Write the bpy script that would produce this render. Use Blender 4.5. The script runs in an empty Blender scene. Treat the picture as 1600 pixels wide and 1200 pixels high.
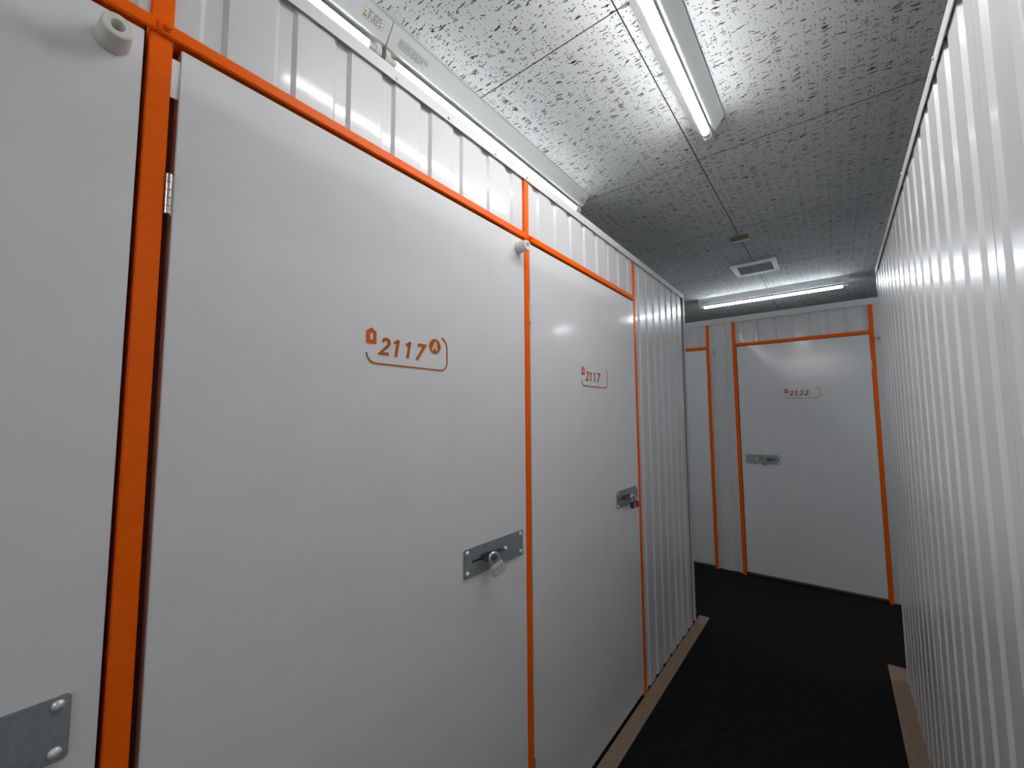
import bpy, bmesh, math, random
from mathutils import Vector, Matrix, Euler

random.seed(7)
SC = bpy.context.scene
COL = SC.collection
PI = math.pi
R = math.radians

# ------------------------------------------------------------------ camera
CAM_X, CAM_Z = 0.84, 1.4282
YAW, PITCH, ROLL = R(38.029), R(4.465), R(-0.355)
cam = bpy.data.cameras.new('camera')
cam.sensor_fit = 'HORIZONTAL'; cam.sensor_width = 36.0
cam.lens = 643.878 / 1600.0 * 36.0
cam.clip_start = 0.02
cam_o = bpy.data.objects.new('camera', cam); COL.objects.link(cam_o)
fwd = Vector((-math.sin(YAW) * math.cos(PITCH), math.cos(YAW) * math.cos(PITCH), math.sin(PITCH)))
rgt = Vector((math.cos(YAW), math.sin(YAW), 0)); upv = rgt.cross(fwd)
r2 = math.cos(ROLL) * rgt + math.sin(ROLL) * upv
u2 = -math.sin(ROLL) * rgt + math.cos(ROLL) * upv
m = Matrix((r2, u2, -fwd)).transposed().to_4x4(); m.translation = (CAM_X, 0, CAM_Z)
cam_o.matrix_world = m
SC.camera = cam_o

# ------------------------------------------------------------------ world, exposure
wd = bpy.data.worlds.new('world'); SC.world = wd; wd.use_nodes = True
wd.node_tree.nodes['Background'].inputs[0].default_value = (0.5, 0.55, 0.6, 1)
wd.node_tree.nodes['Background'].inputs[1].default_value = 0.02
SC.view_settings.view_transform = 'Standard'
SC.view_settings.look = 'None'
SC.view_settings.gamma = 1.0
SC.view_settings.use_curve_mapping = False
SC.view_settings.exposure = 2.06
TUBE_STRENGTH = 14.0          # light given off by the LED tubes (built with their fixtures)

# ------------------------------------------------------------------ measures (metres)
W = 1.0652          # corridor width
YB = 4.2797         # back wall
YL = 3.1266         # end of the left wall
YR = 3.0979         # end of the right wall
ZC = 2.6152         # ceiling
PITCH_RIB = 0.122

# ------------------------------------------------------------------ materials
def newmat(name):
    mt = bpy.data.materials.new(name); mt.use_nodes = True
    nt = mt.node_tree
    return mt, nt, nt.nodes['Principled BSDF']

def simple(name, col, rough=0.5, metal=0.0, spec=0.5, noise=0.0, nscale=30.0, bump=0.0, bscale=200.0):
    mt, nt, b = newmat(name)
    b.inputs['Base Color'].default_value = (*col, 1)
    b.inputs['Roughness'].default_value = rough
    b.inputs['Metallic'].default_value = metal
    b.inputs['Specular IOR Level'].default_value = spec
    if noise > 0 or bump > 0:
        geo = nt.nodes.new('ShaderNodeNewGeometry')
    if noise > 0:
        n = nt.nodes.new('ShaderNodeTexNoise'); n.inputs['Scale'].default_value = nscale
        n.inputs['Detail'].default_value = 4
        nt.links.new(geo.outputs['Position'], n.inputs['Vector'])
        rp = nt.nodes.new('ShaderNodeValToRGB')
        rp.color_ramp.elements[0].position = 0.3; rp.color_ramp.elements[1].position = 0.7
        rp.color_ramp.elements[0].color = (*[c * (1 - noise) for c in col], 1)
        rp.color_ramp.elements[1].color = (*[min(1, c * (1 + noise)) for c in col], 1)
        nt.links.new(n.outputs['Fac'], rp.inputs['Fac'])
        nt.links.new(rp.outputs['Color'], b.inputs['Base Color'])
    if bump > 0:
        n2 = nt.nodes.new('ShaderNodeTexNoise'); n2.inputs['Scale'].default_value = bscale
        n2.inputs['Detail'].default_value = 2
        nt.links.new(geo.outputs['Position'], n2.inputs['Vector'])
        bp = nt.nodes.new('ShaderNodeBump'); bp.inputs['Strength'].default_value = 1.0
        bp.inputs['Distance'].default_value = bump
        nt.links.new(n2.outputs['Fac'], bp.inputs['Height'])
        nt.links.new(bp.outputs['Normal'], b.inputs['Normal'])
    return mt

M = {}
M['sheet'] = simple('white_enamelled_steel', (0.67, 0.67, 0.68), 0.28, spec=0.25, bump=0.0010, bscale=5.0)
_p = M['sheet'].node_tree.nodes['Principled BSDF']
_p.inputs['Coat Weight'].default_value = 0.22; _p.inputs['Coat Roughness'].default_value = 0.08
M['door'] = simple('grey_white_door_paint', (0.80, 0.80, 0.815), 0.13, spec=0.42, noise=0.015, nscale=9, bump=0.0003, bscale=3.0)
M['orange'] = simple('orange_powder_coat', (0.98, 0.140, 0.0), 0.42, spec=0.18, noise=0.04, nscale=60, bump=0.00004, bscale=900)
M['jamb'] = simple('shaded_orange_paint', (0.13, 0.022, 0.006), 0.7)  # frame orange darkened, the shade of the door gaps put into the colour
M['coping'] = simple('white_trim_steel', (0.70, 0.70, 0.70), 0.3)
M['fixture'] = simple('white_fixture_paint', (0.56, 0.58, 0.585), 0.32)
M['plastic'] = simple('ivory_rubber', (0.74, 0.72, 0.67), 0.55, noise=0.04, nscale=80)
M['holder'] = simple('white_lamp_holder_plastic', (0.62, 0.62, 0.58), 0.45)
M['cap'] = simple('frosted_tube_cap', (0.55, 0.52, 0.50), 0.35)
M['zinc'] = simple('zinc_plated_steel', (0.36, 0.41, 0.42), 0.42, metal=0.6, noise=0.10, nscale=150)
M['zinc_dark'] = simple('dark_zinc_steel', (0.12, 0.14, 0.15), 0.38, metal=0.8)
M['rivet'] = simple('bright_aluminium', (0.80, 0.80, 0.80), 0.32, metal=0.55)
M['steel'] = simple('brushed_steel', (0.66, 0.62, 0.58), 0.30, metal=0.9, noise=0.05, nscale=300)
M['satin'] = simple('satin_nickel', (0.66, 0.65, 0.64), 0.38, metal=0.4, noise=0.04, nscale=200)
M['chrome'] = simple('chromed_steel', (0.85, 0.85, 0.85), 0.12, metal=1.0)
M['brass'] = simple('aged_brass', (0.42, 0.29, 0.11), 0.35, metal=0.8, noise=0.12, nscale=200)
M['blue'] = simple('blue_enamel', (0.012, 0.02, 0.19), 0.35)
M['black'] = simple('black_gap_shade', (0.008, 0.008, 0.009), 0.8)  # painted in for the shade inside gaps, seams and slots
M['print'] = simple('orange_print', (0.52, 0.125, 0.004), 0.5, spec=0.2)
M['print_red'] = simple('red_orange_print', (0.72, 0.13, 0.03), 0.5, spec=0.2)
M['print_light'] = simple('pale_print', (0.72, 0.68, 0.64), 0.45)
M['ink'] = simple('black_ink', (0.03, 0.03, 0.035), 0.6)
M['ink_grey'] = simple('grey_ink', (0.30, 0.31, 0.32), 0.6)
M['yellow'] = simple('yellow_ink', (0.62, 0.50, 0.03), 0.6)
M['label'] = simple('label_paper', (0.72, 0.70, 0.69), 0.5)
M['tape'] = simple('crumpled_clear_tape', (0.88, 0.90, 0.91), 0.18, spec=0.7, bump=0.004, bscale=60)
M['tan'] = simple('tan_fibreboard', (0.30, 0.21, 0.145), 0.75, noise=0.18, nscale=70)
M['plinth'] = simple('dark_brown_base_board', (0.06, 0.045, 0.035), 0.7, noise=0.15, nscale=60)
M['vent'] = simple('white_vent_plastic', (0.66, 0.70, 0.72), 0.45)
M['mesh'] = simple('grey_filter_mesh', (0.46, 0.49, 0.49), 0.8, noise=0.2, nscale=500)
M['olive'] = simple('olive_plastic', (0.20, 0.19, 0.075), 0.5)
M['outer'] = simple('plaster_outer_wall', (0.42, 0.43, 0.44), 0.8)

def tube_material(name, k, col):
    mt, nt, b = newmat(name)
    nt.nodes.remove(b)
    e = nt.nodes.new('ShaderNodeEmission')
    e.inputs['Color'].default_value = (*col, 1)
    e.inputs['Strength'].default_value = TUBE_STRENGTH * k
    nt.links.new(e.outputs[0], nt.nodes['Material Output'].inputs['Surface'])
    return mt
M['tube'] = tube_material('lit_led_tube', 1.0, (1.0, 0.985, 0.985))
M['tube_dim'] = tube_material('lit_led_tube_dim', 0.60, (0.955, 0.99, 0.985))  # strength lowered to balance the ceiling and right wall
M['tube_cool'] = tube_material('lit_led_tube_cool', 1.05, (0.90, 0.965, 1.0))

def carpet_material():
    mt, nt, b = newmat('charcoal_loop_carpet')
    geo = nt.nodes.new('ShaderNodeNewGeometry')
    mp = nt.nodes.new('ShaderNodeMapping'); mp.inputs['Scale'].default_value = (18, 160, 1)
    n = nt.nodes.new('ShaderNodeTexNoise'); n.inputs['Scale'].default_value = 1.0; n.inputs['Detail'].default_value = 3
    nt.links.new(geo.outputs['Position'], mp.inputs['Vector']); nt.links.new(mp.outputs['Vector'], n.inputs['Vector'])
    n2 = nt.nodes.new('ShaderNodeTexNoise'); n2.inputs['Scale'].default_value = 260; n2.inputs['Detail'].default_value = 2
    nt.links.new(geo.outputs['Position'], n2.inputs['Vector'])
    mx = nt.nodes.new('ShaderNodeMath'); mx.operation = 'MULTIPLY'
    nt.links.new(n.outputs['Fac'], mx.inputs[0]); nt.links.new(n2.outputs['Fac'], mx.inputs[1])
    rp = nt.nodes.new('ShaderNodeValToRGB')
    rp.color_ramp.elements[0].position = 0.12; rp.color_ramp.elements[1].position = 0.42
    rp.color_ramp.elements[0].color = (0.003, 0.0033, 0.0036, 1); rp.color_ramp.elements[1].color = (0.020, 0.020, 0.020, 1)
    nt.links.new(mx.outputs[0], rp.inputs['Fac']); nt.links.new(rp.outputs['Color'], b.inputs['Base Color'])
    b.inputs['Roughness'].default_value = 0.95; b.inputs['Specular IOR Level'].default_value = 0.15
    bp = nt.nodes.new('ShaderNodeBump'); bp.inputs['Distance'].default_value = 0.002
    nt.links.new(mx.outputs[0], bp.inputs['Height']); nt.links.new(bp.outputs['Normal'], b.inputs['Normal'])
    return mt
M['carpet'] = carpet_material()

def ceiling_material():
    mt, nt, b = newmat('fissured_ceiling_board')
    L = nt.links.new
    geo = nt.nodes.new('ShaderNodeNewGeometry')
    # wiggle
    nz = nt.nodes.new('ShaderNodeTexNoise'); nz.inputs['Scale'].default_value = 42; nz.inputs['Detail'].default_value = 2
    L(geo.outputs['Position'], nz.inputs['Vector'])
    sub = nt.nodes.new('ShaderNodeVectorMath'); sub.operation = 'SUBTRACT'; sub.inputs[1].default_value = (0.5, 0.5, 0.5)
    L(nz.outputs['Color'], sub.inputs[0])
    scl = nt.nodes.new('ShaderNodeVectorMath'); scl.operation = 'MULTIPLY'; scl.inputs[1].default_value = (0.004, 0.022, 0)
    L(sub.outputs[0], scl.inputs[0])
    add = nt.nodes.new('ShaderNodeVectorMath'); add.operation = 'ADD'
    L(geo.outputs['Position'], add.inputs[0]); L(scl.outputs[0], add.inputs[1])
    def marks(vec_out, scale, thr, pick, rot=0.0, soft=0.04):
        mp = nt.nodes.new('ShaderNodeMapping'); mp.vector_type = 'POINT'
        mp.inputs['Scale'].default_value = scale; mp.inputs['Rotation'].default_value = (0, 0, rot)
        L(vec_out, mp.inputs['Vector'])
        v = nt.nodes.new('ShaderNodeTexVoronoi'); v.voronoi_dimensions = '2D'; v.inputs['Scale'].default_value = 1.0
        L(mp.outputs['Vector'], v.inputs['Vector'])
        sp = nt.nodes.new('ShaderNodeSeparateColor'); L(v.outputs['Color'], sp.inputs['Color'])
        # size of the mark varies from cell to cell
        ts = nt.nodes.new('ShaderNodeMath'); ts.operation = 'MULTIPLY_ADD'
        ts.inputs[1].default_value = thr * 0.7; ts.inputs[2].default_value = thr * 0.55
        L(sp.outputs['Green'], ts.inputs[0])
        d = nt.nodes.new('ShaderNodeMath'); d.operation = 'SUBTRACT'
        L(ts.outputs[0], d.inputs[0]); L(v.outputs['Distance'], d.inputs[1])
        ms = nt.nodes.new('ShaderNodeMath'); ms.operation = 'MULTIPLY'; ms.use_clamp = True
        ms.inputs[1].default_value = 1.0 / soft
        L(d.outputs[0], ms.inputs[0])
        pk = nt.nodes.new('ShaderNodeMath'); pk.operation = 'LESS_THAN'; pk.inputs[1].default_value = pick
        L(sp.outputs['Red'], pk.inputs[0])
        mu = nt.nodes.new('ShaderNodeMath'); mu.operation = 'MULTIPLY'
        L(ms.outputs[0], mu.inputs[0]); L(pk.outputs[0], mu.inputs[1])
        return mu.outputs[0]
    f1 = marks(add.outputs[0], (24, 170, 1), 0.32, 0.15, 0.0)
    f2 = marks(add.outputs[0], (40, 210, 1), 0.30, 0.095, 0.0)
    d1 = marks(geo.outputs['Position'], (80, 80, 1), 0.16, 0.5)
    mx = nt.nodes.new('ShaderNodeMath'); mx.operation = 'MAXIMUM'; L(f1, mx.inputs[0]); L(f2, mx.inputs[1])
    mx2 = nt.nodes.new('ShaderNodeMath'); mx2.operation = 'MAXIMUM'; L(mx.outputs[0], mx2.inputs[0]); L(d1, mx2.inputs[1])
    mix = nt.nodes.new('ShaderNodeMix'); mix.data_type = 'RGBA'
    mix.inputs['A'].default_value = (0.63, 0.657, 0.662, 1); mix.inputs['B'].default_value = (0.045, 0.045, 0.045, 1)
    L(mx2.outputs[0], mix.inputs['Factor'])
    L(mix.outputs['Result'], b.inputs['Base Color'])
    b.inputs['Roughness'].default_value = 0.9; b.inputs['Specular IOR Level'].default_value = 0.2
    bp = nt.nodes.new('ShaderNodeBump'); bp.invert = True; bp.inputs['Distance'].default_value = 0.002
    L(mx2.outputs[0], bp.inputs['Height']); L(bp.outputs['Normal'], b.inputs['Normal'])
    return mt
M['ceiling'] = ceiling_material()

# ------------------------------------------------------------------ mesh helpers
def box(bm, x0, x1, y0, y1, z0, z1, bev=0.0, seg=1):
    vs = [bm.verts.new(p) for p in ((x0, y0, z0), (x1, y0, z0), (x1, y1, z0), (x0, y1, z0),
                                    (x0, y0, z1), (x1, y0, z1), (x1, y1, z1), (x0, y1, z1))]
    fs = [bm.faces.new([vs[i] for i in q]) for q in
          ((0, 3, 2, 1), (4, 5, 6, 7), (0, 1, 5, 4), (1, 2, 6, 5), (2, 3, 7, 6), (3, 0, 4, 7))]
    if bev > 0:
        es = list({e for f in fs for e in f.edges})
        bmesh.ops.bevel(bm, geom=es, offset=bev, segments=seg, affect='EDGES', clamp_overlap=True)
    return bm

def B(*a, **k):
    return box(bmesh.new(), *a, **k)

def lathe(bm, prof, origin, axis, n=24):
    """profile [(radius, along)] turned about axis ('-y','z','x') through origin"""
    rings = []
    for r, t in prof:
        ring = []
        for i in range(n):
            a = 2 * PI * i / n; c, s = r * math.cos(a), r * math.sin(a)
            if axis == '-y': p = (origin[0] + c, origin[1] - t, origin[2] + s)
            elif axis == 'z': p = (origin[0] + c, origin[1] + s, origin[2] + t)
            else: p = (origin[0] + t, origin[1] + c, origin[2] + s)
            ring.append(bm.verts.new(p))
        rings.append(ring)
    for a, b in zip(rings[:-1], rings[1:]):
        for i in range(n):
            bm.faces.new((a[i], a[(i + 1) % n], b[(i + 1) % n], b[i]))
    bm.faces.new(rings[0]); bm.faces.new(list(reversed(rings[-1])))
    bmesh.ops.recalc_face_normals(bm, faces=bm.faces[:])
    return bm

def tube(bm, pts, rad, n=10):
    pts = [Vector(p) for p in pts]; rings = []
    ref = None
    for i, p in enumerate(pts):
        t = (pts[min(i + 1, len(pts) - 1)] - pts[max(i - 1, 0)]).normalized()
        if ref is None:
            ref = Vector((0, 1, 0)) if abs(t.y) < 0.9 else Vector((1, 0, 0))
        a = (ref - t * ref.dot(t)).normalized(); b = t.cross(a); ref = a
        rings.append([bm.verts.new(p + rad * (math.cos(2 * PI * k / n) * a + math.sin(2 * PI * k / n) * b)) for k in range(n)])
    for a, b in zip(rings[:-1], rings[1:]):
        for i in range(n):
            bm.faces.new((a[i], a[(i + 1) % n], b[(i + 1) % n], b[i]))
    bm.faces.new(rings[0]); bm.faces.new(list(reversed(rings[-1])))
    bmesh.ops.recalc_face_normals(bm, faces=bm.faces[:])
    return bm

def prism(bm, pts, y0, y1):
    """polygon in x-z between y0 and y1"""
    a = [bm.verts.new((x, y0, z)) for x, z in pts]; b = [bm.verts.new((x, y1, z)) for x, z in pts]
    n = len(pts)
    bm.faces.new(a); bm.faces.new(list(reversed(b)))
    for i in range(n): bm.faces.new((a[i], b[i], b[(i + 1) % n], a[(i + 1) % n]))
    bmesh.ops.recalc_face_normals(bm, faces=bm.faces[:])
    return bm

def mesh_of(name, bm, mat, smooth=False):
    me = bpy.data.meshes.new(name); bm.to_mesh(me); bm.free()
    me.materials.append(M[mat] if isinstance(mat, str) else mat)
    if smooth:
        for p in me.polygons: p.use_smooth = True
        me.set_sharp_from_angle(angle=R(40))
    return me

def put(name, me, parent=None, loc=(0, 0, 0), rot=(0, 0, 0)):
    o = bpy.data.objects.new(name, me); COL.objects.link(o)
    o.location = loc; o.rotation_euler = rot
    if parent is not None: o.parent = parent
    return o

def part(name, bm, mat, parent=None, loc=(0, 0, 0), rot=(0, 0, 0), smooth=False):
    return put(name, mesh_of(name, bm, mat, smooth), parent, loc, rot)

def tag(o, label, cat, group=None, kind=None):
    o['label'] = label; o['category'] = cat
    if group: o['group'] = group
    if kind: o['kind'] = kind
    return o

def root(name, loc, rotz, label, cat, group=None, kind=None):
    o = put(name, None, None, loc, (0, 0, rotz))
    return tag(o, label, cat, group, kind)

# ------------------------------------------------------------------ floor and ceiling
X0, X1, Y0, Y1 = -3.243, 4.037, -6.203, 8.357
fl = part('floor', B(X0, X1, Y0, Y1, -0.05, 0.0), 'carpet')
tag(fl, 'dark charcoal carpet floor of the storage corridor', 'floor', kind='structure')

ce = part('ceiling', B(X0, X1, Y0, Y1, ZC + 0.012, ZC + 0.06), 'black')  # black backing puts the shade of the seams into the colour
tag(ce, 'pale fissured mineral board ceiling with thin straight seams', 'ceiling', kind='structure')
BW, BL = 1.82, 0.91
bme = mesh_of('ceiling_board', B(-BW / 2 + 0.0020, BW / 2 - 0.0020, -BL / 2 + 0.0020, BL / 2 - 0.0020, 0, 0.0125), 'ceiling')
bme.materials.append(simple('seam_shade_edge', (0.10, 0.098, 0.095), 0.9))  # board edges darkened to paint shade into the seams
for p_ in bme.polygons:
    if abs(p_.normal.z) < 0.5: p_.material_index = 1
for i in range(4):
    for j in range(16):
        put('ceiling_board', bme, ce, (0.397 - 2 * BW + (i + 0.5) * BW, 1.077 - 8 * BL + (j + 0.5) * BL, ZC))

# outer shell of the building behind the units
for nm, a, lab in (('wall_outer_left', (X0 - 0.1, X0, Y0, Y1, 0, ZC), 'plain plaster wall far behind the left storage units'),
                   ('wall_outer_right', (X1, X1 + 0.1, Y0, Y1, 0, ZC), 'plain plaster wall far behind the right storage units'),
                   ('wall_outer_far', (X0, X1, Y1, Y1 + 0.1, 0, ZC), 'plain plaster wall beyond the far row of units'),
                   ('wall_outer_near', (X0, X1, Y0 - 0.1, Y0, 0, ZC), 'plain plaster wall closing the corridor behind the viewer')):
    tag(part(nm, B(*a), 'outer'), lab, 'wall', kind='structure')

# ------------------------------------------------------------------ corrugated sheets
def rib_profile(t0, t1, phase, yc, gw=0.042, fw=0.026, depth=0.0072):
    """front line of a sheet: crest at yc, grooves (into +y) that end at t = phase + k*pitch"""
    sl = (gw - fw) / 2
    pts = [(t0, None)]
    k = math.floor((t0 - phase) / PITCH_RIB) - 1
    brk = []
    while phase + k * PITCH_RIB - gw < t1:
        e = phase + k * PITCH_RIB
        brk += [(e - gw, 0.0), (e - gw + sl, depth), (e - sl, depth), (e, 0.0)]
        k += 1
    def val(t):
        for (a, va), (b, vb) in zip(brk[:-1], brk[1:]):
            if a <= t <= b: return va + (vb - va) * (t - a) / max(1e-9, b - a)
        return 0.0
    out = [(t0, yc + val(t0))]
    out += [(t, yc + v) for t, v in brk if t0 + 1e-4 < t < t1 - 1e-4]
    out.append((t1, yc + val(t1)))
    return out

def sheet_bm(t0, t1, z0, z1, phase, yc, th=0.0008):
    bm = bmesh.new(); pr = rib_profile(t0, t1, phase, yc)
    rows = []
    for dy in (0, th):
        rows.append(([bm.verts.new((t, y + dy, z0)) for t, y in pr], [bm.verts.new((t, y + dy, z1)) for t, y in pr]))
    (fb, ft), (bb, bt) = rows
    for i in range(len(pr) - 1):
        bm.faces.new((fb[i], fb[i + 1], ft[i + 1], ft[i]))
        bm.faces.new((bb[i + 1], bb[i], bt[i], bt[i + 1]))
        bm.faces.new((ft[i], ft[i + 1], bt[i + 1], bt[i]))
        bm.faces.new((fb[i + 1], fb[i], bb[i], bb[i + 1]))
    bm.faces.new((fb[0], ft[0], bt[0], bb[0])); bm.faces.new((ft[-1], fb[-1], bb[-1], bt[-1]))
    bmesh.ops.recalc_face_normals(bm, faces=bm.faces[:])
    return bm

def sheets(parent, t0, t1, z0, z1, phase, yc=0.006, per=4, lap0=None):
    """lay overlapping corrugated sheets from t0 to t1, each one an object"""
    step = per * PITCH_RIB
    first = lap0 if lap0 is not None else t0
    k = math.floor((t0 - first) / step)
    i = 0
    a = first + k * step
    while a < t1 - 0.01:
        b = a + step
        ta, tb = max(a - 0.008, t0), min(b + 0.008, t1)
        if tb - ta > 0.03:
            part('corrugated_sheet', sheet_bm(ta, tb, z0, z1, phase, yc + (0.0007 if i % 2 else 0.0)), 'sheet', parent)
            i += 1
        a = b

def screw_me(rad=0.006, h=0.004, mat='coping'):
    return mesh_of('screw', lathe(bmesh.new(), [(rad, 0), (rad, h * 0.4), (rad * 0.72, h)], (0, 0, 0), '-y', 10), mat, True)
SCREW_W = screw_me(0.0045, 0.0035)
BOLT_O = mesh_of('bolt', lathe(bmesh.new(), [(0.0068, 0), (0.0068, 0.0022), (0.0050, 0.0024), (0.0050, 0.0085), (0.0042, 0.0092)], (0, 0, 0), '-y', 8), 'orange', True)

# ------------------------------------------------------------------ left wall  (local x = world y, local -y = towards corridor)
ZH, ZH2, ZT, ZT2 = 2.0558, 2.0793, 2.2798, 2.3132
wl = root('wall_left', (0, 0, 0), PI / 2, 'white corrugated partition with orange posts and headers, left of the corridor', 'wall', kind='structure')
A0, A1, P0, P1, C0, C1 = 0.1295, 0.1595, 1.1510, 1.1790, 2.1565, 2.1885
PREV = -0.885
for a, b in ((PREV, PREV + 0.03), (A0, A1), (P0, P1), (C0, C1)):
    part('post', B(a, b, 0.0, 0.028, 0.0, ZT + 0.004, bev=0.0016, seg=2), 'orange', wl)
starts = (PREV + 0.007, A0 + 0.007, P0 + 0.012, C0 + 0.004)
for a, b in zip(starts[:-1], starts[1:]):
    bm = B(a, b - 0.0004, -0.007, 0.0, ZH, ZH2, bev=0.0022, seg=2)
    box(bm, max(a + 0.028, a), b - 0.014, 0.0, 0.0295, ZH + 0.002, ZH + 0.006)
    part('header', bm, 'orange', wl)
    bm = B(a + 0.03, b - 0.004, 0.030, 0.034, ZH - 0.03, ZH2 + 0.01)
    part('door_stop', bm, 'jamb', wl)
    put('bolt', BOLT_O, wl, (a + 0.0135, -0.007, (ZH + ZH2) / 2 + 0.0005))
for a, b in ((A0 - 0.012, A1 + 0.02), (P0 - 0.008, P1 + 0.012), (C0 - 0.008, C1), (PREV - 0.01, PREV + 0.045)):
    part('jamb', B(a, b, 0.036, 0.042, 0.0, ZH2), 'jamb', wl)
# transom sheets above the doors and the full height sheets past the last post
sheets(wl, PREV + 0.031, A0 - 0.0005, ZH + 0.0065, ZT + 0.01, 0.115, 0.004)
sheets(wl, A1 + 0.0005, P0 - 0.0005, ZH + 0.0065, ZT + 0.01, 0.115, 0.004, lap0=0.649)
sheets(wl, P1 + 0.0005, C0 - 0.0005, ZH + 0.0065, ZT + 0.01, 0.155, 0.004, lap0=1.335)
sheets(wl, C1 + 0.0005, YL - 0.030, 0.004, ZT + 0.01, 2.259, 0.004, lap0=2.27)
sheets(wl, Y0 + 0.02, PREV - 0.001, 0.012, ZT + 0.01, 0.115, 0.004, per=12)
# coping (white folded trim on top of the wall), in lengths
for a, b in ((Y0 + 0.02, -0.9), (-0.9, 1.07), (1.07, YL)):
    bm = B(a, b - 0.0006, -0.0035, -0.0015, ZT, ZT2)
    box(bm, a, b - 0.0006, -0.0015, 0.05, ZT2 - 0.002, ZT2)
    part('coping', bm, 'coping', wl)
for t in (0.60, 0.78, 0.99, 1.165, 1.37, 1.60, 1.95, 2.17, 2.45, 2.85):
    put('screw', SCREW_W, wl, (t, -0.0035, ZT + 0.010))
for t in (2.30, 2.66, 2.98):
    put('screw', SCREW_W, wl, (t, 0.004, 0.03))
# corner post and the end of the block, turning into the cross corridor
part('corner_trim', box(B(YL - 0.014, YL, -0.004, -0.002, 0.005, ZT2 - 0.004), YL - 0.002, YL, -0.002, 0.03, 0.005, ZT2 - 0.004), 'coping', wl)
part('corner_gap_shade', B(YL - 0.034, YL - 0.003, 0.014, 0.016, 0.005, ZT), 'black', wl)  # black strip painted in for the shade of the corner gap
we = root('wall_left_end', (0, YL, 0), PI, 'white corrugated end of the left storage block, facing the cross corridor', 'wall', kind='structure')
sheets(we, 0.032, 3.2, 0.012, ZT + 0.01, 0.1, 0.006, per=8)
part('coping', box(B(0.03, 3.2, -0.0035, -0.0015, ZT, ZT2), 0.03, 3.2, -0.0015, 0.05, ZT2 - 0.002, ZT2), 'coping', we)

# tan base boards that stick out under the left and right blocks
tb = part('trim_1', B(0.0, 0.066, Y0 + 0.02, 3.232, 0.0, 0.005, bev=0.001), 'tan')
tag(tb, 'tan fibreboard base strip along the foot of the left wall', 'base strip', kind='structure')
tb = part('trim_2', B(W - 0.066, W + 0.03, Y0 + 0.02, 3.262, 0.0, 0.005, bev=0.001), 'tan')
tag(tb, 'tan fibreboard base strip along the foot of the right wall', 'base strip', kind='structure')

# ------------------------------------------------------------------ right wall (local x = -world y)
ZRT = 2.2542
wr = root('wall_right', (W, 0, 0), -PI / 2, 'glossy white corrugated steel partition along the right side of the corridor', 'wall', kind='structure')
# groove ends nearest the far side: in local x the far edge is the groove start
sheets(wr, -(YR - 0.004), -Y0 - 0.02, 0.0095, ZRT - 0.006, -1.127 + 0.042, 0.003, lap0=-1.52 - 0.018)
for a, b in ((-YR, -1.30), (-1.2995, 0.9), (0.9005, -Y0 - 0.02)):
    bm = B(a, b, -0.0035, -0.0015, ZRT - 0.030, ZRT)
    box(bm, a, b, -0.0015, 0.05, ZRT - 0.002, ZRT)
    part('coping', bm, 'coping', wr)
for t in (1.30, 1.88, 2.55, 0.9):
    put('screw', SCREW_W, wr, (-t, -0.0035, ZRT - 0.010))
for t in (2.72, 1.9):
    put('screw', SCREW_W, wr, (-t, 0.003, 0.03))
wre = root('wall_right_end', (W, YR, 0), PI, 'white corrugated end of the right storage block, facing the cross corridor', 'wall', kind='structure')
sheets(wre, -2.9, -0.004, 0.0095, ZRT - 0.006, 0.1, 0.006, per=8)
part('coping', box(B(-2.9, -0.002, -0.0035, -0.0015, ZRT - 0.03, ZRT), -2.9, -0.002, -0.0015, 0.05, ZRT - 0.002, ZRT), 'coping', wre)
part('corner_trim', B(-0.0035, 0.0, -0.003, 0.02, 0.0095, ZRT - 0.031), 'coping', wre)

# ------------------------------------------------------------------ back wall (local x = world x)
BH, BH2, BT, BT2 = 2.0617, 2.0890, 2.2937, 2.3476
wb = root('wall_back', (0, YB, 0), 0, 'white corrugated partition with orange frames closing the cross corridor', 'wall', kind='structure')
D0, D1, E0, E1, F0, F1 = -0.1130, -0.0865, 0.1116, 0.1410, 1.0853, 1.1130
G0 = -1.09
for a, b in ((G0 - 0.028, G0), (D0, D1), (E0, E1), (F0, F1)):
    part('post', B(a, b, 0.0, 0.028, 0.0, BT + 0.004, bev=0.0016, seg=2), 'orange', wb)
for a, b in ((G0 - 0.02, D1 - 0.012), (E0 + 0.014, F0 + 0.012)):
    part('header', box(B(a, b, -0.007, 0.0, BH, BH2, bev=0.0022, seg=2), a + 0.03, b - 0.02, 0.0, 0.0295, BH + 0.002, BH + 0.006), 'orange', wb)
    part('door_stop', B(a + 0.03, b - 0.02, 0.030, 0.034, BH - 0.03, BH2 + 0.01), 'jamb', wb)
    put('bolt', BOLT_O, wb, (a + 0.008, -0.007, (BH + BH2) / 2))
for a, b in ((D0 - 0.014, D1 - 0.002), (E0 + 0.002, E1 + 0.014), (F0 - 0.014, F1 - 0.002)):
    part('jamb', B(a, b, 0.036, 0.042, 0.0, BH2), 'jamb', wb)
PHB = 0.336 + 0.012
sheets(wb, G0, D0 - 0.0005, BH + 0.0065, BT + 0.01, PHB, 0.007)
sheets(wb, D1 + 0.0005, E0 - 0.0005, 0.012, BT + 0.01, PHB - 0.02, 0.005)
sheets(wb, E1 + 0.0005, F0 - 0.0005, BH + 0.0065, BT + 0.01, PHB, 0.007, lap0=0.60)
sheets(wb, F1 + 0.0005, X1 - 0.02, 0.012, BT + 0.01, PHB + 0.03, 0.005, per=6)
sheets(wb, X0 + 0.02, G0 - 0.03, 0.012, BT + 0.01, PHB, 0.005, per=6)
bm = B(X0 + 0.02, X1 - 0.02, -0.0035, -0.0015, BT, BT + 0.030)
part('coping', bm, 'coping', wb)
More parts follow.
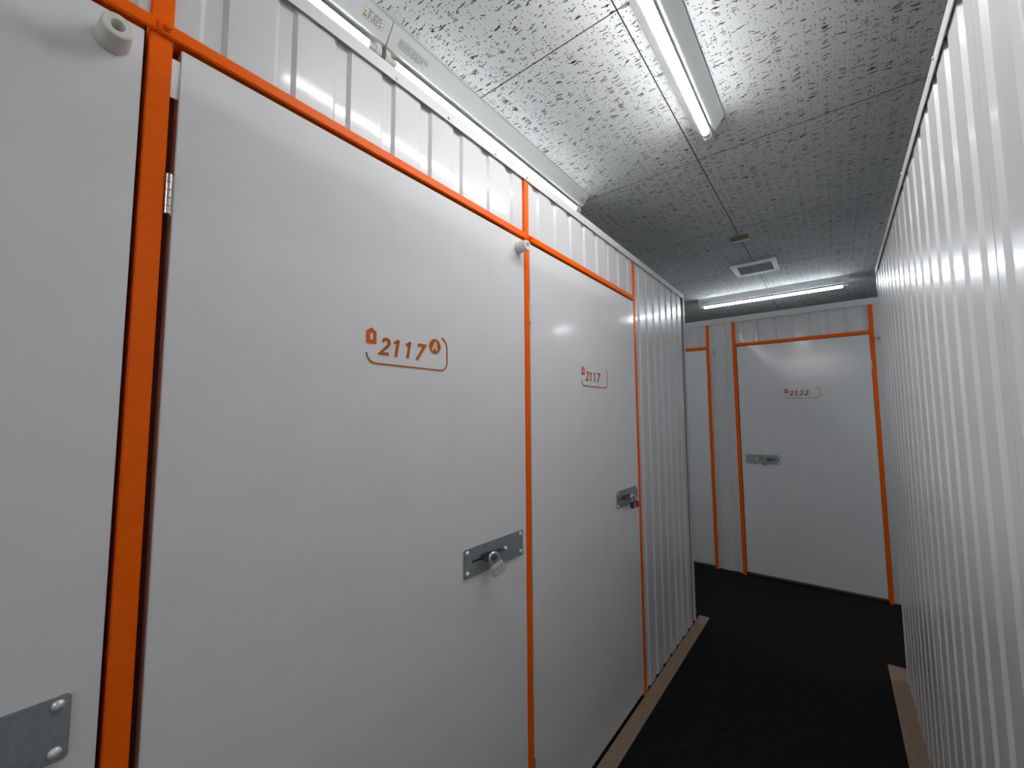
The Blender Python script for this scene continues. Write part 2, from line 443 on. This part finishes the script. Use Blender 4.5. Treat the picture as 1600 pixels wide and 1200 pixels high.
bm = B(X0 + 0.02, X1 - 0.02, 0.0045, 0.0065, BT + 0.028, BT2)
box(bm, X0 + 0.02, X1 - 0.02, -0.0015, 0.0045, BT + 0.026, BT + 0.028)
box(bm, X0 + 0.02, X1 - 0.02, 0.0065, 0.06, BT2 - 0.002, BT2)
part('top_rail', bm, 'coping', wb)
for t in (-0.4, 0.02, 0.40, 0.78, 1.09, 1.4):
    put('screw', SCREW_W, wb, (t, -0.0035, BT + 0.014))
tb = part('trim_3', B(X0 + 0.02, X1 - 0.02, YB + 0.03, YB + 0.25, 0.0, 0.012), 'plinth')
tag(tb, 'dark brown base board under the doors of the back wall', 'base strip', kind='structure')

# ------------------------------------------------------------------ door stoppers
def stopper_bm(h=0.042, r0=0.0205, r1=0.0180, bore=0.0078):
    return lathe(bmesh.new(), [(r0 * 0.96, 0), (r0, 0.002), (r1, h - 0.002), (r1 - 0.002, h), (bore + 0.001, h), (bore, h - 0.0012), (bore * 0.9, 0.012), (0.0001, 0.012)], (0, 0, 0), '-y', 28)
STOP = mesh_of('door_stopper', stopper_bm(), 'plastic', True)
STOP_SCREW = mesh_of('screw', lathe(bmesh.new(), [(0.0062, 0.0), (0.0062, 0.003), (0.004, 0.005)], (0, 0, 0), '-y', 12), 'zinc_dark', True)
def stopper(parent, x, z, y=0.0):
    s = put('door_stopper', STOP, parent, (x, y, z))
    put('screw', STOP_SCREW, s, (0, -0.012, 0))
    return s

# ------------------------------------------------------------------ print (flat marks on the doors)
def stroke(bm, pts, w, y0=-0.0005, y1=0.0, closed=False):
    """ribbon of width w along pts (x,z), mitred"""
    P = [Vector(p) for p in pts]; n = len(P)
    Ls, Rs = [], []
    for i in range(n):
        if i == 0: t1 = t2 = (P[1] - P[0]).normalized()
        elif i == n - 1: t1 = t2 = (P[-1] - P[-2]).normalized()
        else: t1, t2 = (P[i] - P[i - 1]).normalized(), (P[i + 1] - P[i]).normalized()
        n1, n2 = Vector((-t1.y, t1.x)), Vector((-t2.y, t2.x))
        mv = (n1 + n2)
        mv = mv.normalized() if mv.length > 1e-6 else n1
        k = min(2.2, 1.0 / max(0.25, mv.dot(n1)))
        Ls.append(P[i] + mv * (w / 2 * k)); Rs.append(P[i] - mv * (w / 2 * k))
    for i in range(n - 1):
        q = [Ls[i], Ls[i + 1], Rs[i + 1], Rs[i]]
        f = [bm.verts.new((v.x, y0, v.y)) for v in q]; g = [bm.verts.new((v.x, y1, v.y)) for v in q]
        bm.faces.new(f); bm.faces.new(list(reversed(g)))
        for a in range(4): bm.faces.new((f[a], g[a], g[(a + 1) % 4], f[(a + 1) % 4]))
    bmesh.ops.recalc_face_normals(bm, faces=bm.faces[:])
    return bm

def arc(cx, cz, r, a0, a1, n=10, rz=None):
    rz = rz or r
    return [(cx + r * math.cos(R(a0 + (a1 - a0) * i / n)), cz + rz * math.sin(R(a0 + (a1 - a0) * i / n))) for i in range(n + 1)]

def digit(bm, ch, x, z, h, w=0.0079):
    sh = lambda p: (x + p[0] + 0.17 * p[1], z + p[1])     # slanted lettering
    if ch == '2':
        pts = [(0.0018, h * 0.80)] + arc(0.0115, h - 0.0125, 0.0092, 155, -20, 12, 0.0092) + [(0.0165, h * 0.50), (0.0008, w * 0.5), (0.0245, w * 0.5)]
    elif ch == '1':
        pts = None
        stroke(bm, [sh((0.0105, 0)), sh((0.0105, h - 0.0002))], w)
        stroke(bm, [sh((-0.0005, h - 0.0095)), sh((0.0095, h - 0.0035))], w * 0.72)
        return
    elif ch == '7':
        pts = [(0.001, h - w * 0.5), (0.0245, h - w * 0.5), (0.0055, 0)]
    stroke(bm, [sh(p) for p in pts], w)

def number_print(door, x, z, text, letter=None, light=1.0):
    base = bmesh.new()
    for i, ch in enumerate(text): digit(base, ch, x + 0.0365 + i * 0.0350, z + 0.0215, 0.0425)
    part('number_print', base, 'print', door)
    br = [(x + 0.0018, z + 0.0235)] + arc(x + 0.0262, z + 0.0245, 0.0245, 180, 270, 8)[1:] + \
         arc(x + 0.229, z + 0.022, 0.022, 270, 360, 8) + [(x + 0.251, z + 0.062)] + arc(x + 0.222, z + 0.062, 0.029, 0, 72, 7)[1:]
    part('bracket_line', stroke(bmesh.new(), br, 0.0036), 'print', door)
    ic = bmesh.new()
    prism(ic, [(x, z + 0.0465), (x + 0.0015, z + 0.045), (x + 0.0255, z + 0.045), (x + 0.027, z + 0.0465), (x + 0.027, z + 0.074),
               (x + 0.0135, z + 0.083), (x, z + 0.074)], -0.0005, 0)
    io = part('lock_icon', ic, 'print_red', door)
    hl = bmesh.new()
    prism(hl, [(x + 0.0098, z + 0.0552), (x + 0.0172, z + 0.0552), (x + 0.0168, z + 0.064)] + arc(x + 0.0135, z + 0.0665, 0.0036, -20, 200, 8) + [(x + 0.0102, z + 0.064)], -0.0009, -0.0005)
    part('keyhole', hl, 'print_light', io)
    if letter:
        cb = bmesh.new(); prism(cb, arc(x + 0.2075, z + 0.0635, 0.0198, 0, 348, 29), -0.0005, 0)
        co = part('letter_disc', cb, 'print', door)
        lb = bmesh.new(); w = 0.0050; bx, bz = x + 0.1975, z + 0.0515; sh = lambda p: (bx + p[0] + 0.14 * p[1], bz + p[1])
        stroke(lb, [sh((0.000, 0)), sh((0.0078, 0.0240))], w, -0.0009, -0.0005)
        stroke(lb, [sh((0.0086, 0.0240)), sh((0.0160, 0))], w, -0.0009, -0.0005)
        stroke(lb, [sh((0.0040, 0.0078)), sh((0.0128, 0.0078))], w * 0.85, -0.00095, -0.0005)
        part('letter', lb, 'print_light', co)

# ------------------------------------------------------------------ lock plates, hinges
RIV = mesh_of('rivet', lathe(bmesh.new(), [(0.0070, 0), (0.0068, 0.0014), (0.0050, 0.0038), (0.0025, 0.0048), (0.0001, 0.0050)], (0, 0, 0), '-y', 14), 'rivet', True)
def lock_plate(door, x0, x1, z0, z1, flip=False):
    cx = (x0 + x1) / 2; wv = (x1 - x0); sx = -1 if flip else 1
    X = lambda d: cx + sx * d            # d measured from the middle towards the free edge of the door
    bm = bmesh.new()
    r = 0.006; pts = arc(x1 - r, z1 - r, r, 0, 90, 4) + arc(x0 + r, z1 - r, r, 90, 180, 4) + arc(x0 + r, z0 + r, r, 180, 270, 4) + arc(x1 - r, z0 + r, r, 270, 360, 4)
    prism(bm, pts, -0.0026, 0.0)
    pl = part('lock_plate', bm, 'zinc', door)
    for px, pz in ((x0 + 0.0135, z1 - 0.0110), (x1 - 0.0125, z1 - 0.0110), (x0 + 0.0135, z0 + 0.0125), (x1 - 0.0125, z0 + 0.0125), (X(0.046), (z0 + z1) / 2 + 0.002)):
        put('rivet', RIV, pl, (px, -0.0026, pz))
    zc = (z0 + z1) / 2 + 0.0005
    a, b = sorted((X(-0.104), X(-0.030)))
    part('bolt_slot', B(a, b, -0.0030, -0.0022, zc - 0.0026, zc + 0.0026), 'black', pl)  # black strip stands in for the shade inside the slot
    # sliding bolt tab that comes out through the slot
    a, b = sorted((X(-0.066), X(-0.030)))
    bm = B(a, b, -0.034, -0.0026, zc - 0.0035, zc + 0.0035, bev=0.001)
    a2, b2 = sorted((X(-0.072), X(-0.024)))
    box(bm, a2, b2, -0.012, -0.0026, zc - 0.002, zc + 0.013, bev=0.003, seg=2)
    part('bolt_tab', bm, 'zinc_dark', pl)
    # fixed staple: two folded ears on a small foot
    bm = bmesh.new()
    for d in (-0.008, 0.014):
        a, b = sorted((X(d - 0.007), X(d + 0.007)))
        box(bm, a, b, -0.022, -0.0026, zc + 0.006, zc + 0.0105, bev=0.0012)
    part('staple', bm, 'zinc_dark', pl)
    a, b = sorted((X(-0.020), X(0.024)))
    part('staple_foot', B(a, b, -0.0055, -0.0026, zc - 0.008, zc + 0.001, bev=0.0012), 'zinc', pl)
    return pl

KN = mesh_of('knuckle', lathe(bmesh.new(), [(0.0042, 0), (0.0046, 0.0004), (0.0046, 0.0128), (0.0042, 0.0132)], (0, 0, 0), 'z', 12), 'steel', True)
def hinge(door, x, z0, n=5):
    h = part('hinge', B(x - 0.0015, x + 0.012, 0.004, 0.0055, z0, z0 + n * 0.0136), 'steel', door)
    for i in range(n): put('knuckle', KN, h, (x, 0.0005, z0 + i * 0.0136))
    return h

def door(name, wall_loc, rotz, x0, x1, z0, z1, label, hinge_x, bleed=0.0):
    d = root(name, wall_loc, rotz, label, 'door', kind='structure')
    part('door_leaf', B(x0, x1, 0.0008, 0.029, z0, z1, bev=0.0012, seg=2), 'door', d)
    return d

# left row
d1 = door('door_1', (0, 0, 0), PI / 2, PREV + 0.041, 0.1235, 0.026, ZH - 0.005, 'flat white storage door at the near left edge, only its lock side in view', None)
hinge(d1, PREV + 0.036, 1.76); hinge(d1, PREV + 0.036, 0.24)
stopper(d1, 0.0880, 2.0035)
lock_plate(d1, -0.178, 0.0957, 0.975, 1.0580)

d2 = door('door_2', (0, 0, 0), PI / 2, 0.1712, 1.1490, 0.026, ZH - 0.005, 'large flat white storage door numbered 2117 with an orange letter A disc', None)
hinge(d2, 0.1648, 1.760); hinge(d2, 0.1648, 0.240)
stopper(d2, 1.1130, 2.0120)
lock_plate(d2, 0.8485, 1.1235, 0.9735, 1.0535)
number_print(d2, 0.5310, 1.5535, '2117', letter='A')
part('foil_tape', B(0.1602, 0.1715, 0.004, 0.0048, 1.962, 2.030), 'tape', d2)

d3 = door('door_3', (0, 0, 0), PI / 2, 1.1832, 2.1545, 0.026, ZH - 0.005, 'narrow-looking white storage door numbered 2117 beside the corrugated end panels', None)
hinge(d3, 1.1815, 1.760); hinge(d3, 1.1815, 0.240)
lock_plate(d3, 1.8715, 2.1350, 0.9850, 1.0650)
number_print(d3, 1.5540, 1.5570, '2117')

# back row
d4 = door('door_4', (0, YB, 0), 0, G0 + 0.004, D0 - 0.003, 0.032, BH - 0.004, 'white storage door at the far left, half hidden by the corner of the left wall', None)
hinge(d4, D0 - 0.0015, 1.76)
lock_plate(d4, G0 + 0.05, G0 + 0.31, 0.9950, 1.0750, flip=True)
d5 = door('door_5', (0, YB, 0), 0, E1 + 0.006, F0 - 0.0025, 0.034, BH - 0.004, 'white storage door numbered 2122 in the orange framed back wall', None)
h5 = hinge(d5, F0 - 0.0012, 1.785)
lock_plate(d5, 0.1813, 0.4400, 0.9945, 1.0735, flip=True)
number_print(d5, 0.5005, 1.5670, '2122')
stopper(wb, -0.0470, 2.0250, 0.005)
stopper(wb, 1.1530, 2.0300, 0.005)

# ------------------------------------------------------------------ padlocks
def padlock(name, label, loc, rotz, tilt, mat, wv, hv, dv, sh_r, sh_h, sh_t, emblem=False, lines=False):
    p = put(name, None, None, loc, (0, tilt, rotz)); p.rotation_mode = 'XYZ'
    tag(p, label, 'padlock', 'padlocks hanging from the door locks')
    body = part('body', B(-wv / 2, wv / 2, -dv / 2, dv / 2, -hv, 0, bev=0.0022, seg=2), mat, p, smooth=True)
    pts = [(-sh_r, 0, -0.004)] + [(-sh_r, 0, sh_h * 0.5)] + [(c[0], 0, c[1]) for c in arc(0, sh_h - sh_r, sh_r, 180, 0, 12)] + [(sh_r, 0, sh_h * 0.5), (sh_r, 0, -0.004)]
    part('shackle', tube(bmesh.new(), pts, sh_t, 10), 'chrome', p, smooth=True)
    if emblem:
        e = bmesh.new()
        prism(e, [(-0.0095, -hv * 0.88), (0.0095, -hv * 0.88), (0.0095, -hv * 0.40)] + arc(0, -hv * 0.38, 0.0095, 0, 180, 8) + [(-0.0095, -hv * 0.40)], -dv / 2 - 0.0005, -dv / 2)
        eo = part('lock_icon', e, 'print_red', body)
        k = bmesh.new(); prism(k, [(-0.0025, -hv * 0.72), (0.0025, -hv * 0.72), (0.0025, -hv * 0.45), (-0.0025, -hv * 0.45)], -dv / 2 - 0.0009, -dv / 2 - 0.0005)
        part('keyhole', k, 'ink', eo)
        part('rim', B(-wv / 2 - 0.0006, wv / 2 + 0.0006, -dv / 2 + 0.001, dv / 2 - 0.001, -hv - 0.0008, -hv + 0.004), 'print_light', body)
    if lines:
        part('engraving', B(-wv * 0.30, wv * 0.30, -dv / 2 - 0.0002, -dv / 2 + 0.0004, -hv * 0.40, -hv * 0.34), 'zinc', body)
    part('keyway', lathe(bmesh.new(), [(0.0045, 0), (0.0045, 0.0012)], (0, 0, -hv - 0.0008), 'z', 12), 'zinc_dark', body)
    return p

padlock('padlock', 'silver padlock hanging tilted from the lock plate of the door with the letter A disc',
        (0.040, 0.9420, 1.0020), R(72), R(-24), 'satin', 0.042, 0.034, 0.014, 0.0140, 0.033, 0.0044, lines=True)
padlock('padlock', 'small blue padlock with an orange lock emblem beside the corrugated end panels',
        (0.036, 1.9960, 1.0050), R(52), R(-12), 'blue', 0.041, 0.031, 0.015, 0.0130, 0.032, 0.0036, emblem=True)
padlock('padlock', 'small brass padlock on the lock plate of the far door numbered 2122',
        (0.330, YB - 0.030, 1.0150), R(8), R(10), 'brass', 0.036, 0.029, 0.013, 0.0105, 0.028, 0.0032)

# ------------------------------------------------------------------ ceiling lights (local x = length, hangs below z = 0)
def light_fixture(loc, rotz, label, length=1.245, lamp='tube', tube_len=None):
    f = root('ceiling_light', loc, rotz, label, 'ceiling light', 'bare tube lights on the ceiling')
    h = length / 2
    prof = [(0.060, 0.0), (0.060, -0.006), (0.058, -0.008), (0.0255, -0.055), (0.0225, -0.0575), (0.013, -0.0575), (0.011, -0.054),
            (-0.011, -0.054), (-0.013, -0.0575), (-0.0225, -0.0575), (-0.0255, -0.055), (-0.058, -0.008), (-0.060, -0.006), (-0.060, 0.0)]
    bm = bmesh.new()
    a = [bm.verts.new((-h, y, z)) for y, z in prof]; b = [bm.verts.new((h, y, z)) for y, z in prof]
    n = len(prof)
    bm.faces.new(a); bm.faces.new(list(reversed(b)))
    for i in range(n): bm.faces.new((a[i], a[(i + 1) % n], b[(i + 1) % n], b[i]))
    bmesh.ops.recalc_face_normals(bm, faces=bm.faces[:])
    hs = part('housing', bm, 'fixture', f)
    tl = (tube_len or length - 0.052) / 2
    r = 0.0138; zc = -0.0765
    part('tube', lathe(bmesh.new(), [(r * 0.9, -tl + 0.020), (r, -tl + 0.022), (r, tl - 0.022), (r * 0.9, tl - 0.020)], (0, 0, zc), 'x', 20), lamp, f, smooth=True)
    bk = bmesh.new(); na = 10; rb0, rb1 = r + 0.0002, r + 0.0012
    rows = []
    for k in range(na + 1):
        a_ = R(90 - 74 + 148 * k / na)
        rows.append([bk.verts.new((x, rr * math.cos(a_), zc + rr * math.sin(a_))) for x, rr in ((-tl + 0.02, rb0), (tl - 0.02, rb0), (tl - 0.02, rb1), (-tl + 0.02, rb1))])
    for k in range(na):
        for j in range(4): bk.faces.new((rows[k][j], rows[k][(j + 1) % 4], rows[k + 1][(j + 1) % 4], rows[k + 1][j]))
    bk.faces.new(rows[0]); bk.faces.new(list(reversed(rows[-1])))
    bmesh.ops.recalc_face_normals(bk, faces=bk.faces[:])
    part('tube_shield', bk, 'holder', f, smooth=True)  # opaque cover added over the tube to cut light on the ceiling
    for s in (-1, 1):
        c = bmesh.new(); t0, t1 = sorted((s * (tl - 0.0205), s * (tl + 0.004)))
        lathe(c, [(r * 0.96, t0), (r * 0.96, t1)], (0, 0, zc), 'x', 20)
        part('tube_cap', c, 'cap', f, smooth=True)
        c = bmesh.new()
        x0, x1 = sorted((s * (tl + 0.002), s * (tl + 0.020)))
        pts = [(-0.012, -0.050)] + [(y, z) for y, z in arc(0, zc, 0.0165, 190, 350, 10)] + [(0.012, -0.050)]
        va = [c.verts.new((x0, y, z)) for y, z in pts]; vb = [c.verts.new((x1, y, z)) for y, z in pts]
        c.faces.new(va); c.faces.new(list(reversed(vb)))
        for i in range(len(pts)): c.faces.new((va[i], va[(i + 1) % len(pts)], vb[(i + 1) % len(pts)], vb[i]))
        bmesh.ops.recalc_face_normals(c, faces=c.faces[:])
        part('lamp_holder', c, 'holder', f)
    return f, hs

def slope_label(hs, side, xa, xb, ta, tb_, kind):
    """flat label on a sloping side; side=+1/-1 is the +y/-y side, t runs from the ceiling edge (0) to the bottom edge (1)"""
    p0 = Vector((0, side * 0.058, -0.008)); p1 = Vector((0, side * 0.0255, -0.055))
    nrm = Vector((0, -side * (p1.z - p0.z), side * (p1.y - p0.y)))
    nrm = nrm if nrm.y * side > 0 else -nrm
    nrm.normalize()
    def quad(bm, x0, x1, t0, t1, h0, h1):
        vs = []
        for h in (h0, h1):
            for x, t in ((x0, t0), (x1, t0), (x1, t1), (x0, t1)):
                vs.append(bm.verts.new(p0.lerp(p1, t) + nrm * h + Vector((x, 0, 0))))
        for q in ((0, 1, 2, 3), (7, 6, 5, 4), (0, 4, 5, 1), (1, 5, 6, 2), (2, 6, 7, 3), (3, 7, 4, 0)):
            bm.faces.new([vs[i] for i in q])
    def tri(bm, pts, h0, h1):
        a = [bm.verts.new(p0.lerp(p1, t) + nrm * h0 + Vector((x, 0, 0))) for x, t in pts]
        b = [bm.verts.new(p0.lerp(p1, t) + nrm * h1 + Vector((x, 0, 0))) for x, t in pts]
        bm.faces.new(a); bm.faces.new(list(reversed(b)))
        for i in range(len(pts)): bm.faces.new((a[i], b[i], b[(i + 1) % len(pts)], a[(i + 1) % len(pts)]))
    fin = lambda bm: (bmesh.ops.recalc_face_normals(bm, faces=bm.faces[:]), bm)[1]
    if kind == 'warning':
        bm = bmesh.new(); quad(bm, xa, xb, ta, tb_, 0.0, 0.0003); lb = part('warning_label', fin(bm), 'label', hs)
        d = xb - xa; e = tb_ - ta
        bm = bmesh.new()
        for x0, x1, t0, t1 in ((xa, xb, ta, ta + .03), (xa, xb, tb_ - .03, tb_), (xa, xa + .001, ta, tb_), (xb - .001, xb, ta, tb_), (xa + d * .18, xa + d * .18 + .001, ta, tb_)):
            quad(bm, x0, x1, t0, t1, 0.0003, 0.0005)
        part('border_line', fin(bm), 'ink_grey', lb)
        bm = bmesh.new(); tri(bm, [(xa + d * .02, ta + e * .60), (xa + d * .165, ta + e * .60), (xa + d * .0925, ta + e * .12)], 0.0003, 0.0005)
        part('warning_triangle', fin(bm), 'yellow', lb)
        bm = bmesh.new(); quad(bm, xa + d * .082, xa + d * .102, ta + e * .28, ta + e * .54, 0.0005, 0.0007)
        for k in (0.03, 0.105): quad(bm, xa + d * k, xa + d * (k + .05), ta + e * .68, ta + e * .88, 0.0003, 0.0005)
        part('warning_print', fin(bm), 'ink', lb)
        rows = (.10, .27, .44, .61, .78); ink = 'ink'; x_s = xa + d * .22; x_e = xb - d * .04
        host = lb; hgt = .085 * e
    else:
        rows = (.06, .24, .38, .52, .66, .80) if kind == 'print' else (.1, .4, .7); ink = 'ink_grey'; x_s = xa; x_e = xb; host = hs
        hgt = .05 if kind == 'print' else .10
        e = tb_ - ta
    bm = bmesh.new(); rnd = random.Random(int(xa * 1e4) + len(kind))
    for k in rows:
        x = x_s
        lim = x_e - rnd.random() * (x_e - x_s) * .25
        while x < lim:
            wv = 0.003 + rnd.random() * 0.007
            quad(bm, x, min(x + wv, x_e), ta + e * k, ta + e * k + hgt, 0.0003, 0.0005)
            x += wv + 0.0012 + (0.004 if rnd.random() < .2 else 0)
    part('small_print', fin(bm), ink, host)

LX = -0.2035
lA, hA = light_fixture((LX, 0.692 + 0.6225, ZC), PI / 2, 'long white tube light above the left wall, nearest the letter A door', lamp='tube_dim')
slope_label(hA, -1, -0.590, -0.470, 0.30, 0.80, 'print')
slope_label(hA, -1, 0.575, 0.610, 0.40, 0.80, 'mark')
part('knockout_plug', lathe(bmesh.new(), [(0.009, 0), (0.0085, 0.003), (0.006, 0.004)], (0, 0, 0), '-y', 16), 'fixture', hA, loc=(-0.50, -0.0335, -0.0445), rot=(R(34), 0, 0), smooth=True)
lB, hB = light_fixture((LX, 0.6895 - 0.6225, ZC), PI / 2, 'tube light with a yellow warning label, at the top edge above the left wall', lamp='tube_dim')
slope_label(hB, -1, 0.6225 - 0.088, 0.6225 - 0.022, 0.20, 0.66, 'warning')
lC, hC = light_fixture((0.4965, 1.735 - 0.6225, ZC), PI / 2, 'tube light over the middle of the corridor, running towards the viewer')
lD, hD = light_fixture((0.388, 4.538, ZC), 0, 'crosswise tube light on the ceiling above the back wall', length=1.212, lamp='tube_cool')
slope_label(hD, -1, 0.50, 0.565, 0.35, 0.75, 'mark')
slope_label(hD, -1, -0.575, -0.50, 0.35, 0.75, 'mark')
# lights out of frame: some known from reflections, the rest added as fill
light_fixture((2.370, 4.538, ZC), 0, 'crosswise tube light hidden behind the right wall, over the back row', length=1.212, lamp='tube_cool')
light_fixture((-1.594, 4.538, ZC), 0, 'unseen crosswise fill light added behind the left wall, over the back row', length=1.212, lamp='tube_cool')  # added as fill, guessed as the next of the back row
light_fixture((LX, 0.687 - 1.5 * 1.245 - 0.002, ZC), PI / 2, 'tube light of the left row behind the viewer', lamp='tube_dim')
light_fixture((-1.75, 3.70, ZC), 0, 'unseen fill tube light added over the left arm of the cross corridor', lamp='tube_cool')  # added to brighten the back doors and far ceiling
light_fixture((2.55, 3.70, ZC), 0, 'unseen fill tube light added over the right arm of the cross corridor', lamp='tube_cool')  # added for the back doors too, from the right
light_fixture((2.15, 0.4, ZC), PI / 2, 'unseen fill tube light added above the right storage units', lamp='tube_dim')  # added to lift the right side of the ceiling
light_fixture((2.15, 1.9, ZC), PI / 2, 'unseen fill tube light added above the right storage units, nearer the cross corridor', lamp='tube_dim')  # second light added for the right of the ceiling
light_fixture((0.475, -1.68, ZC), 0, 'crosswise tube light on the ceiling behind the viewer', length=1.212)
light_fixture((0.4965, -3.1, ZC), PI / 2, 'lengthwise fill tube light added over the corridor behind the viewer')  # added to even out the doors from top to bottom
light_fixture((0.475, -4.6, ZC), 0, 'crosswise fill tube light added at the far end of the corridor behind the viewer', length=1.212)  # added fill from far behind, flattening the brightness of the doors

# ------------------------------------------------------------------ ceiling vent and small box
vt = root('ceiling_vent', (0.391, 3.766, ZC), 0, 'square white ventilation grille set in the ceiling near the crosswise light', 'vent')
hx, hy, ix0, ix1, iy0, iy1 = 0.156, 0.166, -0.117, 0.122, -0.100, 0.112
bm = B(-hx, hx, -hy, iy0, -0.012, 0, bev=0.002); box(bm, -hx, hx, iy1, hy, -0.012, 0, bev=0.002)
box(bm, -hx, ix0, iy0, iy1, -0.012, 0, bev=0.002); box(bm, ix1, hx, iy0, iy1, -0.012, 0, bev=0.002)
fr = part('frame', bm, 'vent', vt)
part('frame_groove', B(ix1 + 0.014, ix1 + 0.016, -hy + 0.02, hy - 0.02, -0.0124, -0.011), 'ink_grey', fr)
mp = part('filter_panel', B(ix0, ix1, iy0, iy1, -0.006, 0.0), 'mesh', vt)
for k in range(9):
    y = iy0 + (k + 0.5) * (iy1 - iy0) / 9
    part('louvre', B(ix0, ix1, y - 0.002, y + 0.002, -0.009, -0.006), 'mesh', mp)

sb = root('ceiling_box', (0.395, 3.055, ZC), 0, 'small olive box with a white edge on the ceiling seam before the vent', 'ceiling box')
part('cover', B(-0.053, 0.053, -0.035, 0.030, -0.010, 0, bev=0.002), 'olive', sb)
part('edge_strip', B(-0.053, 0.053, 0.0302, 0.036, -0.020, 0, bev=0.001), 'vent', sb)
